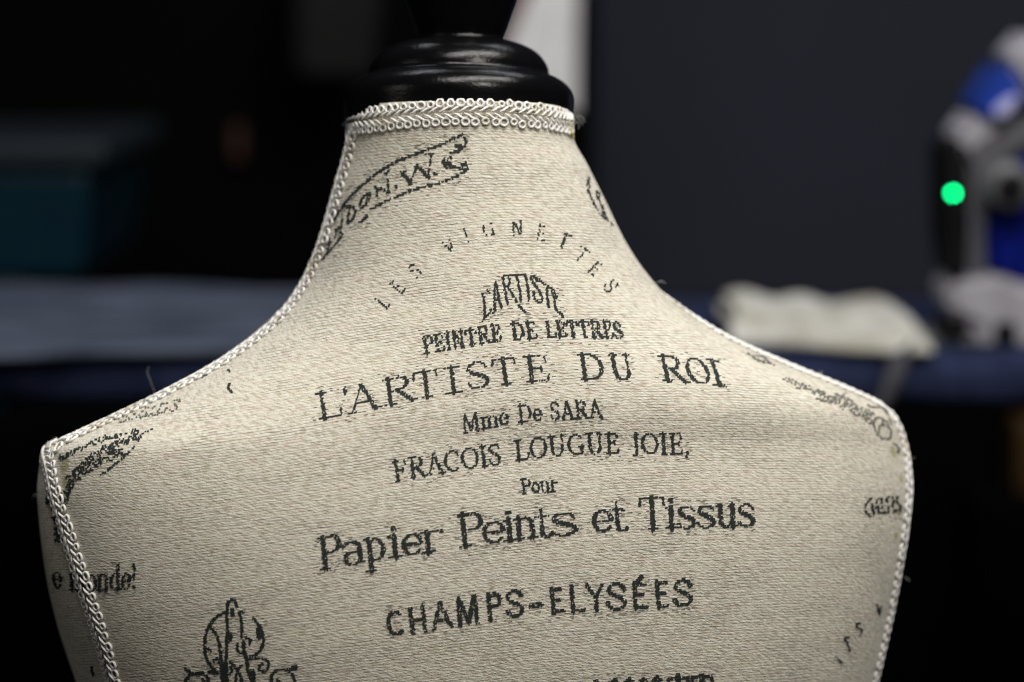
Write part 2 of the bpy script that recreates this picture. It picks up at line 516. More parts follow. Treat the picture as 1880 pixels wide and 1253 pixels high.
# ---- steam iron standing on its heel
YI = .715
def iron():
    zb = ZB+.0005
    base = at(1800, 640, YI)
    root = empty('steam_iron', (base.x+.03, YI+.04, zb), 'blue and white steam iron with a glowing green light standing on the ironing board', 'iron')
    D = .075
    def P(n, px, mat, y0, d, bev=.004, parent=root):
        return px_prism(n, px, YI+y0, d, MAT[mat], parent, bev)
    # soleplate side: a dark upright strip
    P('soleplate', [(1737, 268), (1762, 262), (1779, 300), (1781, 420), (1776, 515), (1748, 512), (1738, 440)], 'iron_black', .0, D, .003)
    # white shell: sweeps up from the heel and leans over to the right
    P('shell', [(1778, 520), (1783, 420), (1783, 315), (1768, 285), (1790, 262), (1850, 232), (1985, 190), (1985, 240),
                (1900, 268), (1850, 300), (1820, 352), (1808, 420), (1812, 500), (1808, 525)], 'iron_dim', .006, D-.012, .005)
    P('front_cover', [(1757, 268), (1772, 226), (1800, 206), (1832, 226), (1840, 250), (1800, 274), (1778, 296)], 'iron_white', .002, D-.004, .005)
    P('top_cover', [(1850, 120), (1872, 76), (1905, 55), (1960, 90), (1985, 170), (1960, 196), (1905, 190), (1880, 160)], 'iron_white', .002, D-.004, .006)
    P('water_tank', [(1792, 205), (1822, 158), (1850, 116), (1866, 132), (1884, 166), (1870, 200), (1838, 228), (1812, 226)], 'iron_sky', -.004, D+.008, .006)
    P('painted_highlight', [(1822, 204), (1846, 182), (1868, 172), (1872, 186), (1850, 214), (1832, 222)], 'iron_highlight', -.009, .005, .002)  # gloss highlight on the tank, painted as a pale raised patch
    P('body', [(1805, 420), (1816, 352), (1842, 303), (1890, 268), (1955, 250), (1975, 420), (1950, 540), (1880, 545), (1846, 512), (1812, 505)], 'iron_blue', .010, D-.02, .006)
    P('heel', [(1738, 520), (1775, 512), (1840, 505), (1880, 525), (1990, 520), (2000, 610), (1990, 642), (1835, 642), (1790, 642), (1795, 600), (1745, 576)], 'iron_white', .002, D-.004, .005)
    c = at(1852, 340, YI-.002)
    for rr, yy, mt, nm in ((.0175, .0, 'iron_grey', 'steam_dial'), (.010, -.006, 'iron_black', 'dial_cap')):
        vs, fs = [], []
        for k, (r, h) in enumerate(((0, -.008), (rr*.9, -.008), (rr, -.006), (rr, .018))):
            for a in range(32):
                t = 2*math.pi*a/32
                vs.append((c.x+r*math.cos(t), c.y+h+yy, c.z+r*math.sin(t)))
        for k in range(3):
            for a in range(32):
                fs.append((k*32+a, k*32+(a+1) % 32, (k+1)*32+(a+1) % 32, (k+1)*32+a))
        link(nm, vs, fs, MAT[mt], root)
    for px in ((1722, 585, 1776, 618), (1826, 592, 1866, 640)):
        a, b = at(px[0], px[3], YI), at(px[2], px[1], YI)
        box('rubber_foot', a.x, b.x, YI-.006, YI+.03, max(a.z, zb), b.z, MAT['iron_black'], root, .003)
    a, b = at(1700, 642, YI), at(1800, 622, YI)
    box('rest_plate', a.x, b.x, YI+.001, YI+D, zb, b.z, MAT['iron_grey'], root, .002)
    p = at(1750, 355, YI-.0012)
    bm = bmesh.new()
    bmesh.ops.create_icosphere(bm, subdivisions=3, radius=.0019)
    bmesh.ops.translate(bm, vec=p, verts=bm.verts)
    from_bm('indicator_light', bm, MAT['led'], root, True)
iron()

# ---- white cotton tape over the front edge of the board
def tape():
    pts = spline([(at(1668, 640, .70).x, .70, ZB+.006), (at(1652, 655, .66).x, .655, ZB+.004), (at(1640, 680, .645).x, .640, ZB-.012), (at(1622, 705, .645).x, .637, ZB-.028), (at(1605, 722, .645).x, .638, ZB-.04)], n=24)
    vs, fs = [], []
    for p in pts:
        for d in (-.008, .008):
            vs.append((p[0]+d, p[1]+.002*d/.008, p[2]+.004*d/.008))
    for i in range(len(pts)-1): fs.append((2*i, 2*i+1, 2*i+3, 2*i+2))
    o = link('cotton_tape', vs, fs, MAT['grey_tape'])
    md = o.modifiers.new('thickness', 'SOLIDIFY'); md.thickness = .001
    tag(o, 'narrow grey tape hanging over the front edge of the ironing board below the folded cloth', 'tape')
tape()

# ---- white garment hanging on the cupboard door behind the neck
def garment():
    Y = 1.72
    root = empty('hanging_garment', at(1000, -150, Y), 'white garment with dark red lining hanging on the black cupboard behind the neck cap', 'garment')
    def sheet(name, left, right, mat, dy, amp):
        nu, nv = 26, 60
        vs, fs = [], []
        for j in range(nv):
            v = j/(nv-1)
            y = -260+v*(205+260)
            xl = np.interp(y, [p[1] for p in left], [p[0] for p in left])
            xr = np.interp(y, [p[1] for p in right], [p[0] for p in right])
            for i in range(nu):
                u = i/(nu-1)
                q = at(xl+(xr-xl)*u, y, Y+dy)
                q.y += amp*math.sin(u*9+v*2)+.004*math.sin(u*23+v*5)
                vs.append(q)
        for j in range(nv-1):
            for i in range(nu-1):
                fs.append((j*nu+i, j*nu+i+1, (j+1)*nu+i+1, (j+1)*nu+i))
        o = link(name, vs, fs, MAT[mat], root)
        md = o.modifiers.new('thickness', 'SOLIDIFY'); md.thickness = .002
    sheet('front_panel', [(1010, -260), (985, -40), (960, 20), (925, 110), (915, 205)], [(1060, -260), (1058, 205)], 'white', 0, .004)
    sheet('lining', [(955, -260), (940, 20), (925, 85), (915, 470)], [(1030, -260), (1005, -30), (982, 15), (945, 95), (930, 470)], 'red', .012, .003)
    v, f = tube_arrays(spline([at(1005, -255, Y), at(1010, -285, Y), at(1030, -300, Y+.04), at(1025, -330, Y+.16), at(1020, -330, Y+.235)], n=24), .002, 8)
    link('hanger_hook', v, f, MAT['steel'], root)
garment()

# ---- teal bins stacked at the left, behind the board
def teal_bin(x0, x1, y0, y1, z0, z1, label):
    root = empty('storage_bin', ((x0+x1)/2, (y0+y1)/2, z0), label, 'storage bin', 'teal bins in a stack')
    bm = bmesh.new()
    add_box(bm, x0, x1, y0, y1, z0, z1-.022, .012)
    for v in bm.verts:                       # walls taper to the bottom
        t = (v.co.z-z0)/(z1-z0)
        v.co.x += ((x0+x1)/2-v.co.x)*.07*(1-t); v.co.y += ((y0+y1)/2-v.co.y)*.07*(1-t)
    from_bm('tub', bm, MAT['teal'], root)
    box('lid', x0-.012, x1+.012, y0-.012, y1+.012, z1-.022, z1, MAT['tealdark'], root, .006)
    for s in (.25, .75):
        xx = x0+(x1-x0)*s
        box('latch', xx-.025, xx+.025, y0-.018, y0-.0122, z1-.06, z1-.006, MAT['tealdark'], root, .002)
YT = 1.25
tx1 = at(176, 400, YT).x
zt = at(90, 262, YT).z
zb2 = at(20, 778, YT-.03).z
hs = (zt-zb2)/2
box_o = box('added_black_base', tx1-.75, tx1+.02, YT-.02, YT+.40, 0, zb2-.001, MAT['black'], None, .004)  # black base added below the bins, standing in for shadow there
tag(box_o, 'matt black base added under the two teal bins to keep the shaded space dark', 'dark base')
xb2 = at(30, 760, YT).x
teal_bin(xb2-.52, xb2, YT, YT+.36, zb2, zb2+hs-.0005, 'lower teal plastic bin, mostly hidden by the ironing board')
teal_bin(tx1-.52, tx1, YT, YT+.36, zb2+hs, zt, 'upper teal plastic bin rising above the ironing board')

# ---- small far things
def a0(x, Y):
    return at(x, 850, Y).x

def far_things():
    c = at(437, 262, 1.93)
    root = empty('orange_handle', c, 'small dim orange handle on the black cupboard door', 'handle')
    box('grip', c.x-.008, c.x+.008, 1.918, 1.934, c.z-.022, c.z+.022, MAT['orange'], root, .004)
    box('mount', c.x-.005, c.x+.005, 1.934, 1.9495, c.z-.012, c.z+.012, MAT['iron_black'], root, .002)
    Y = 1.80
    vs, fs = [], []
    nu, nv = 20, 30
    for j in range(nv):
        v = j/(nv-1)
        for i in range(nu):
            u = i/(nu-1)
            w = 46+22*math.sin(v*2.4+.4)
            q = at(618-12*v+(u-.5)*2*w, -220+v*355, Y)
            q.y += .02*math.cos((u-.5)*3)*-1+.006*math.sin(u*14)
            vs.append(q)
    for j in range(nv-1):
        for i in range(nu-1):
            fs.append((j*nu+i, j*nu+i+1, (j+1)*nu+i+1, (j+1)*nu+i))
    root = empty('grey_bag', at(606, 130, Y), 'barely lit dark grey cloth bag hanging on the black cupboard', 'bag')
    o = link('cloth', vs, fs, MAT['grey'], root)
    md = o.modifiers.new('thickness', 'SOLIDIFY'); md.thickness = .02
    v, f = tube_arrays(spline([at(606, -215, Y), at(612, -290, Y+.05), at(612, -300, Y+.155)], n=12), .003, 8)
    link('strap', v, f, MAT['grey'], root)
    zc = at(1875, 912, 1.35).z
    o = box('black_crate', a0(1790, 1.35), a0(1790, 1.35)+.34, 1.33, 1.62, 0, zc-.0005, MAT['black'], None, .006)
    tag(o, 'matt black crate on the floor under a small wooden block', 'crate')
    o = box('wooden_block', a0(1871, 1.35), a0(1871, 1.35)+.07, 1.35, 1.41, zc, at(1875, 778, 1.35).z, MAT['ochre'], None, .004)
    tag(o, 'yellow varnished wooden block at the right edge below the ironing board', 'block')
far_things()

# ================================================================== dress form
# outline of the covered form, photo pixels: (row, left edge, right edge)
LEFT = [(150, 655), (195, 648), (230, 640), (270, 634), (340, 615), (420, 592), (490, 566), (550, 530), (600, 481), (660, 401), (715, 303), (765, 202),
        (795, 135), (812, 100), (832, 80), (860, 72), (905, 68), (960, 72), (1060, 85), (1150, 106), (1253, 140), (1400, 190), (1600, 240), (1900, 235)]
RIGHT = [(150, 1030), (195, 1042), (230, 1048), (255, 1053), (300, 1077), (370, 1112), (450, 1152), (520, 1202), (570, 1254), (620, 1334), (672, 1452), (717, 1562),
         (745, 1618), (765, 1640), (795, 1656), (840, 1668), (900, 1674), (960, 1669), (1060, 1652), (1130, 1637), (1253, 1609), (1400, 1570), (1600, 1530), (1900, 1540)]
DEPF = [(150, .050), (230, .052), (300, .056), (400, .064), (500, .074), (600, .084), (700, .093), (800, .100), (1000, .112), (1253, .116), (1600, .105), (1900, .11)]
DEPB = [(150, .048), (300, .054), (500, .066), (700, .082), (900, .092), (1253, .095), (1600, .085), (1900, .10)]
EXPO = [(150, 2.0), (300, 2.0), (500, 2.05), (700, 2.25), (850, 2.5), (1000, 2.6), (1300, 2.55), (1900, 2.2)]
YAW = R(11)
NSEG = 360

def interp(tab, y, col=1):
    return pchip([t[0] for t in tab], [t[col] for t in tab], y)

def super_loop(a, bf, bb, n, yaw, m=1440):
    th = np.linspace(0, 2*math.pi, m, endpoint=False) + math.pi/2      # starts at the back
    c, s = np.cos(th), np.sin(th)
    x = a*np.sign(c)*np.abs(c)**(2/n)
    y = np.where(s > 0, bb, bf)*np.sign(s)*np.abs(s)**(2/n)
    return x*math.cos(yaw)-y*math.sin(yaw), x*math.sin(yaw)+y*math.cos(yaw)

rows = np.unique(np.r_[np.linspace(186, 700, 142), np.linspace(700, 860, 70), np.linspace(860, 1300, 110), np.linspace(1300, 1900, 50)])
SLEAN = .0
ring_pts, ring_u, ring_v, ring_px = [], [], [], []

# thread direction across the cloth: slope tables (rise to the right is negative)
SL_Y = [250, 450, 650, 900, 1200]
SL = [[(0, -.12), (600, -.13), (700, -.09), (850, -.02), (950, .05), (1050, .12), (1880, .15)],
      [(0, -.12), (550, -.15), (700, -.14), (850, -.10), (1000, 0), (1150, .10), (1880, .12)],
      [(0, -.05), (300, -.15), (600, -.19), (800, -.16), (1000, -.08), (1200, 0), (1350, .08), (1500, .10), (1880, .1)],
      [(0, 0), (100, -.02), (300, -.10), (600, -.17), (800, -.16), (1000, -.12), (1200, -.05), (1400, 0), (1650, .03), (1880, .03)],
      [(0, 0), (100, -.02), (300, -.10), (600, -.14), (900, -.13), (1200, -.07), (1500, -.06), (1650, -.05), (1880, -.05)]]
GX = np.arange(-200, 2101, 10.0)
OFFT = []
for row in SL:
    s = np.interp(GX, [p[0] for p in row], [p[1] for p in row])
    OFFT.append(np.cumsum(s)*10.0)
OFFT = np.array(OFFT)
OFFT -= OFFT[:, [np.argmin(abs(GX-950))]]

def off(x, y):
    x = np.clip(np.asarray(x, float), -200, 2100)
    k = np.stack([np.interp(x, GX, o) for o in OFFT])
    yy = np.clip(np.asarray(y, float), SL_Y[0], SL_Y[-1])
    i = np.clip(np.searchsorted(SL_Y, yy)-1, 0, len(SL_Y)-2)
    ya = np.array(SL_Y)
    t = (yy-ya[i])/(ya[i+1]-ya[i])
    ar = np.arange(np.size(x))
    kf = k.reshape(len(SL_Y), -1); i = np.broadcast_to(i, np.shape(x)).ravel(); t = np.broadcast_to(t, np.shape(x)).ravel()
    return (kf[i, ar]*(1-t)+kf[i+1, ar]*t).reshape(np.shape(x))

def smooth_tab(tab, sig):
    g = np.arange(tab[0][0]-200, tab[-1][0]+200, 5.0)
    v = pchip([t[0] for t in tab], [t[1] for t in tab], np.clip(g, tab[0][0], tab[-1][0]))
    k = np.exp(-.5*(np.arange(-60, 61)*5.0/sig)**2); k /= k.sum()
    vp = np.pad(v, 60, mode='edge')
    return g, np.convolve(vp, k, mode='valid')
SDF, SDB, SEX = smooth_tab(DEPF, 75), smooth_tab(DEPB, 75), smooth_tab(EXPO, 95)

for py in rows:
    d0 = FW + UP*((626.5-py)/FPX)
    xl, xr = float(interp(LEFT, py)), float(interp(RIGHT, py))
    bf, bb, n = (float(np.interp(py, *q)) for q in (SDF, SDB, SEX))
    # depth of the section's centre: the neck stands a little back
    cy = 0.0
    T0 = (cy-CAM_Y)/d0[1]
    a = (xr-xl)/2*T0/FPX; cx = ((xl+xr)/2-940)*T0/FPX
    for it in range(6):
        lx, ly = super_loop(a, bf, bb, n, YAW)
        X, Y = cx+lx, cy+ly
        T = (Y-CAM_Y)/d0[1]
        p = 940+FPX*X/T
        sc = (xr-xl)/(p.max()-p.min())
        a *= sc
        cx += ((xl+xr)/2-(p.max()+p.min())/2)*T0/FPX
    lx, ly = super_loop(a, bf, bb, n, YAW)
    X, Y = cx+lx, cy+ly
    Xc, Yc = np.r_[X, X[0]], np.r_[Y, Y[0]]
    s = np.r_[0, np.cumsum(np.hypot(np.diff(Xc), np.diff(Yc)))]
    q = np.linspace(0, s[-1], NSEG+1)
    X, Y = np.interp(q, s, Xc), np.interp(q, s, Yc)
    T = (Y-CAM_Y)/d0[1]
    P3 = CAM[None]+d0[None]*T[:, None]+RT[None]*X[:, None]
    ring_pts.append(P3[:-1])
    xo = 940+X/M_PX
    u = (q-s[-1]/2)/M_PX
    ring_u.append(u)
    ring_v.append(py-off(xo, np.full_like(xo, py)))

NR = len(rows)
for i, py in enumerate(rows):                # the top edge dips at the sides of the neck
    if py < 214:
        f = np.clip((ring_pts[i][:, 1]+.051)/.046, 0, 1)**1.4
        ring_pts[i][:, 2] -= f*17*M_PX*(214-py)/28
V = np.vstack(ring_pts)
faces, uvs = [], []
for i in range(NR-1):
    for k in range(NSEG):
        k2 = (k+1) % NSEG
        faces.append((i*NSEG+k, (i+1)*NSEG+k, (i+1)*NSEG+k2, i*NSEG+k2))
        uvs += [(ring_u[i][k], ring_v[i][k]), (ring_u[i+1][k], ring_v[i+1][k]), (ring_u[i+1][k+1], ring_v[i+1][k+1]), (ring_u[i][k+1], ring_v[i][k+1])]
# close the bottom and the top
for i, flip in ((0, False), (NR-1, True)):
    c = len(V); V = np.vstack([V, V[i*NSEG:(i+1)*NSEG].mean(0)])
    for k in range(NSEG):
        k2 = (k+1) % NSEG
        faces.append((c, i*NSEG+k, i*NSEG+k2) if not flip else (c, i*NSEG+k2, i*NSEG+k))
        uvs += [(0, 0)]*3

form_c = Vector(V[(NR-1)*NSEG:NR*NSEG].mean(0))
form = empty('dress_form', (form_c.x, form_c.y, 0), 'cream dress form with dark French lettering, white braid trim and a black neck cap', 'dress form')
bodice = link('bodice', V, faces, MAT['fabric'], form)
uvl = bodice.data.uv_layers.new(name='weave')
uvl.data.foreach_set('uv', np.array(uvs, float).ravel())

BVH = BVHTree.FromPolygons([tuple(v) for v in V], faces)

def hit(x, y):
    d = Vector(ray(x, y)).normalized()
    loc, nor, idx, dist = BVH.ray_cast(Vector(CAM), d)
    if loc is None: return None, None
    if nor.dot(d) > 0: nor = -nor
    return loc, nor

# dried glue spots by the trims (yellowish stains with their own outline)
GLUE = [(92, 915, 24), (118, 855, 14), (122, 885, 13), (1045, 240, 10), (662, 240, 10), (574, 500, 12), (1640, 830, 12), (1655, 880, 9), (1650, 940, 9), (1645, 985, 9), (560, 520, 8)]
ga = np.zeros(len(V))
for x, y, r in GLUE:
    l, n = hit(x, y)
    if l is None: continue
    dd = np.linalg.norm(V-np.array(l), axis=1)/(r*M_PX)
    ga = np.maximum(ga, np.clip(1.5-dd, 0, 1))
at_ = bodice.data.attributes.new('glue', 'FLOAT', 'POINT')
at_.data.foreach_set('value', ga)

# ------------------------------------------------------------------ printed lettering: dark floats in the weave
class Glyphs:
    """serif / plain letters as strokes: list of (points, half-widths); unit = cap height"""
    def __init__(s, T=.075, t=.028, serif=True, xh=.68):
        s.T, s.t, s.serif, s.xh = T, t, serif, xh
    def seg(s, x0, y0, x1, y1, r0=None, r1=None):
        r0 = s.T if r0 is None else r0
        r1 = r0 if r1 is None else r1
        return ([(x0, y0), (x1, y1)], [r0, r1])
    def arc(s, cx, cy, rx, ry, a0, a1, n=18, T=None):
        T = s.T if T is None else T
        P, W = [], []
        for k in range(n+1):
            a = R(a0+(a1-a0)*k/n)
            P.append((cx+rx*math.cos(a), cy+ry*math.sin(a)))
            W.append(s.t+(T-s.t)*abs(math.cos(a))**1.3)
        return (P, W)
    def foot(s, x, y, l=.13, r=.13):
        return [s.seg(x-l, y, x+r, y, s.t)] if s.serif else []
    def stem(s, x, y0=0, y1=1, b=True, tp=True, T=None):
        out = [s.seg(x, y0, x, y1, T)]
        if b: out += s.foot(x, y0+s.t)
        if tp: out += s.foot(x, y1-s.t)
        return out
    def get(s, ch):
        T, t, xh, sg, ar, st, ft = s.T, s.t, s.xh, s.seg, s.arc, s.stem, s.foot
        dz = lambda x, y, dy, dx=.03: [sg(x, y, x+dx, y+dy, t, t*1.5)] if s.serif else []
        if ch == ' ': return .38, []
        if ch == 'L': return .74, st(.22)+[sg(.22, t, .66, t, t)]+dz(.66, t, .24)
        if ch == 'A': return .84, [sg(.12, 0, .42, 1, t), sg(.42, 1, .72, 0, T), sg(.22, .34, .62, .34, t)]+ft(.12, t, .1, .1)+ft(.72, t)
        if ch in 'RP':
            g = st(.22)+[sg(.22, 1-t, .46, 1-t, t), ar(.46, .75, .2, .24, 90, -90), sg(.46, .51, .22, .51, t)]
            if ch == 'R': g += [sg(.42, .5, .74, .02, T)]+ft(.76, t, .08, .1)
            return (.86 if ch == 'R' else .74), g
        if ch == 'T': return .8, [sg(.4, 0, .4, 1)]+ft(.4, t)+[sg(.08, 1-t, .72, 1-t, t)]+dz(.08, 1-t, -.22, -.03)+dz(.72, 1-t, -.22)
        if ch == 'I': return .42, st(.21)
        if ch == 'J': return .46, [sg(.26, .1, .26, 1), ar(.12, .08, .14, .2, 0, -110, 8)]+ft(.26, 1-t)
        if ch == 'S':
            P = [(.56, .78), (.5, .93), (.34, .985), (.18, .92), (.12, .76), (.2, .61), (.36, .51), (.5, .4), (.57, .25), (.5, .09), (.33, .015), (.16, .07), (.09, .24)]
            W = [t*1.4, t, t, T*.7, T*.95, T, T, T, T*.95, T*.7, t, t, t*1.4]
            return .66, [(spline(P, n=28).tolist(), np.interp(np.linspace(0, 1, 28), np.linspace(0, 1, 13), W).tolist())]
        if ch in 'EF' or ch == '\u00c9':
            g = st(.22)+[sg(.22, 1-t, .6, 1-t, t), sg(.22, .52, .5, .52, t)]+dz(.6, 1-t, -.2)+([sg(.5, .42, .5, .62, t)] if s.serif else [])
            if ch != 'F': g += [sg(.22, t, .64, t, t)]+dz(.64, t, .22)
            if ch == '\u00c9': g += [sg(.36, 1.1, .5, 1.22, t*1.2)]
            return .74, g
        if ch == 'D': return .9, st(.22)+[sg(.22, 1-t, .44, 1-t, t), sg(.22, t, .44, t, t), ar(.44, .5, .33, .5-t, 90, -90)]
        if ch == 'U': return .92, st(.22, .3, 1, False)+[ar(.46, .32, .24, .31, 180, 360), sg(.7, .3, .7, 1, t*1.4)]+ft(.7, 1-t, .1, .1)
        if ch == 'O': return .88, [ar(.44, .5, .35, .5-t, 0, 360, 36)]
        if ch == 'C': return .8, [ar(.44, .5, .35, .5-t, 48, 312, 30)]+dz(.68, .86, -.16, .02)
        if ch == 'G': return .88, [ar(.44, .5, .35, .5-t, 48, 320, 30), sg(.72, .08, .72, .42, T)]+ft(.68, .42, .12, .12)+dz(.68, .86, -.16, .02)
        if ch == 'N': return .9, [sg(.2, 0, .2, 1, t*1.3), sg(.2, 1, .7, 0, T), sg(.7, 0, .7, 1, t*1.3)]+ft(.2, t, .1, .1)+ft(.7, 1-t, .1, .1)+ft(.16, 1-t, .08, .04)
        if ch == 'M': return 1.06, [sg(.18, 0, .2, 1, t*1.3), sg(.22, 1, .52, .08, T), sg(.52, .05, .8, 1, t*1.3), sg(.84, 1, .86, 0, T)]+ft(.18, t, .1, .1)+ft(.86, t, .12, .12)
        if ch == 'V': return .84, [sg(.12, 1, .42, 0, T), sg(.42, 0, .7, 1, t)]+ft(.12, 1-t, .1, .12)+ft(.7, 1-t, .1, .1)
        if ch == 'W': return 1.2, [sg(.12, 1, .36, 0, T), sg(.36, 0, .58, .9, t*1.2), sg(.58, .95, .8, 0, T), sg(.8, 0, 1.04, 1, t*1.2)]+ft(.12, 1-t, .1, .12)+ft(1.04, 1-t, .1, .1)
        if ch == 'H': return .9, st(.2)+st(.7)+[sg(.2, .5, .7, .5, t)]
        if ch == 'Y': return .84, [sg(.12, 1, .42, .5, T), sg(.7, 1, .42, .5, t), sg(.42, 0, .42, .5, T)]+ft(.42, t)+ft(.12, 1-t, .1, .1)+ft(.7, 1-t, .1, .1)
        if ch == 'a': return .62, [ar(.26, xh-.17, .2, .16, 150, 0, 12), sg(.46, xh-.17, .46, .06), sg(.46, t, .56, t*1.5, t), ar(.29, .19, .17, .19, 60, 330, 20)]
        if ch == 'p': return .68, [sg(.18, -.3, .18, xh)]+ft(.18, -.3+t)+ft(.12, xh-t, .06, .06)+[ar(.34, xh/2, .22, xh/2-t, 140, -150, 24)]
        if ch == 'i': return .34, st(.17, 0, xh, True, False)+ft(.11, xh-t, .05, .06)+[sg(.17, xh+.2, .18, xh+.2, T*1.15)]
        if ch == 'e': return .58, [ar(.3, xh/2, .22, xh/2-t, 8, 180, 14), ar(.3, xh/2, .22, xh/2-t, 180, 318, 14), sg(.09, xh*.50, .50, xh*.50, t*1.25)]
        if ch == 'r': return .5, st(.16, 0, xh, True, False)+ft(.1, xh-t, .05, .06)+[ar(.34, xh-.2, .18, .17, 165, 50, 10)]
        if ch == 'n': return .7, st(.16, 0, xh, True, False)+ft(.1, xh-t, .05, .06)+[ar(.34, xh-.24, .2, .22, 165, 0, 14), sg(.54, 0, .54, xh-.22)]+ft(.54, t)
        if ch == 'm': return 1.02, st(.16, 0, xh, True, False)+ft(.1, xh-t, .05, .06)+[ar(.32, xh-.24, .18, .22, 165, 0, 12), sg(.5, 0, .5, xh-.22)]+ft(.5, t, .1, .1)+[ar(.68, xh-.24, .18, .22, 165, 0, 12), sg(.86, 0, .86, xh-.22)]+ft(.86, t, .1, .1)
        if ch == 't': return .44, [sg(.18, .12, .18, xh+.2, T, t), ar(.3, .14, .12, .13, 180, 330, 10), sg(.03, xh-t, .36, xh-t, t)]
        if ch == 's':
            k = xh
            P = [(.42, k*.78), (.36, k*.95), (.24, k*.98), (.12, k*.9), (.1, k*.73), (.2, k*.58), (.34, k*.46), (.43, k*.28), (.38, k*.1), (.25, k*.02), (.12, k*.07), (.07, k*.24)]
            W = [t*1.4, t, t, T*.7, T*.9, T, T, T*.9, T*.7, t, t, t*1.4]
            return .52, [(spline(P, n=24).tolist(), np.interp(np.linspace(0, 1, 24), np.linspace(0, 1, 12), W).tolist())]
        if ch == 'u': return .7, [sg(.16, .2, .16, xh), ar(.33, .22, .17, .21, 180, 330, 12), sg(.54, 0, .54, xh)]+ft(.1, xh-t, .05, .06)+ft(.48, xh-t, .05, .06)+ft(.58, t, .04, .08)
        if ch == 'o': return .62, [ar(.31, xh/2, .23, xh/2-t, 0, 360, 28)]
        if ch == 'd': return .7, [sg(.52, 0, .52, 1.02)]+ft(.46, 1.02-t, .05, .06)+ft(.56, t, .04, .08)+[ar(.32, xh/2, .21, xh/2-t, 40, 330, 24)]
        if ch == 'l': return .34, st(.17, 0, 1.02, True, False)
        if ch == '!': return .34, [sg(.16, .34, .18, 1.0, t*1.5, T*1.1), sg(.16, .06, .17, .06, T)]
        if ch == "'": return .26, [sg(.14, .98, .12, .74, T, t*.9)]
        if ch == '.': return .3, [sg(.14, T, .15, T, T)]
        if ch == ',': return .3, [sg(.16, T, .15, T, T), sg(.17, T, .09, -.14, t)]
        if ch == '-': return .5, [sg(.1, .36, .4, .36, t*1.4)]
        return .5, []

def layout(text, G, anchors, height, x0=None, x1=None, xs=None):
    """letters along a baseline of anchors (x, y, lean[, height factor]); returns strokes in photo pixels"""
    a = np.array([tuple(q)+(1.0,)*(4-len(q)) for q in anchors], float)
    x0 = a[0, 0] if x0 is None else x0
    x1 = a[-1, 0] if x1 is None else x1
    glyphs = [G.get(c) for c in text]
    tot = sum(g[0] for g in glyphs)
    out = []; pen = 0.0
    sx = (x1-x0)/tot
    for i, (w, st) in enumerate(glyphs):
        if xs is not None and xs[i] is not None:
            bx, bw = xs[i][0], (xs[i][1]-xs[i][0])
            lo, hi = (.06, w-.06) if st else (0, w)
            f = lambda gx: bx+(gx-lo)/(hi-lo)*bw
        else:
            p0 = pen
            f = lambda gx, p0=p0: x0+(p0+gx)*sx
        for P, W in st:
            Q, RR = [], []
            if len(P) == 2:
                P = [(P[0][0]+(P[1][0]-P[0][0])*k/8, P[0][1]+(P[1][1]-P[0][1])*k/8) for k in range(9)]
                W = [W[0]+(W[1]-W[0])*k/8 for k in range(9)]
            for (gx, gy), r in zip(P, W):
                X = f(gx)
                yb = float(pchip(a[:, 0], a[:, 1], X)) if a[0, 0] <= X <= a[-1, 0] else float(np.interp(X, a[:, 0], a[:, 1]))
                ln = float(np.interp(X, a[:, 0], a[:, 2])); hf = float(np.interp(X, a[:, 0], a[:, 3]))
                Q.append((X-ln*gy*height*hf, yb-gy*height*hf)); RR.append(r*height)
            out.append((Q, RR))
        pen += w
    return out

def letter(ch, G, x, y, h, ang, wf=1.0):
    """one letter, centre of its base at x,y, turned by ang degrees (anticlockwise)"""
    w, st = G.get(ch)
    c, s = math.cos(R(ang)), math.sin(R(ang))
    out = []
    for P, W in st:
        if len(P) == 2:
            P = [(P[0][0]+(P[1][0]-P[0][0])*k/8, P[0][1]+(P[1][1]-P[0][1])*k/8) for k in range(9)]
            W = [W[0]+(W[1]-W[0])*k/8 for k in range(9)]
        Q = []
        for gx, gy in P:
            dx, dy = (gx-w/2)*h*wf, gy*h
            Q.append((x+dx*c-dy*s, y-dx*s-dy*c))
        out.append((Q, [r*h for r in W]))
    return out

def line_px(pts, r0=2.2, r1=None, smooth=True):
    p = spline(pts, step=3.0) if smooth and len(pts) > 2 else spline(pts[:2] if len(pts) == 2 else pts, step=3.0)
    r1 = r0 if r1 is None else r1
    return (p.tolist(), np.linspace(r0, r1, len(p)).tolist())

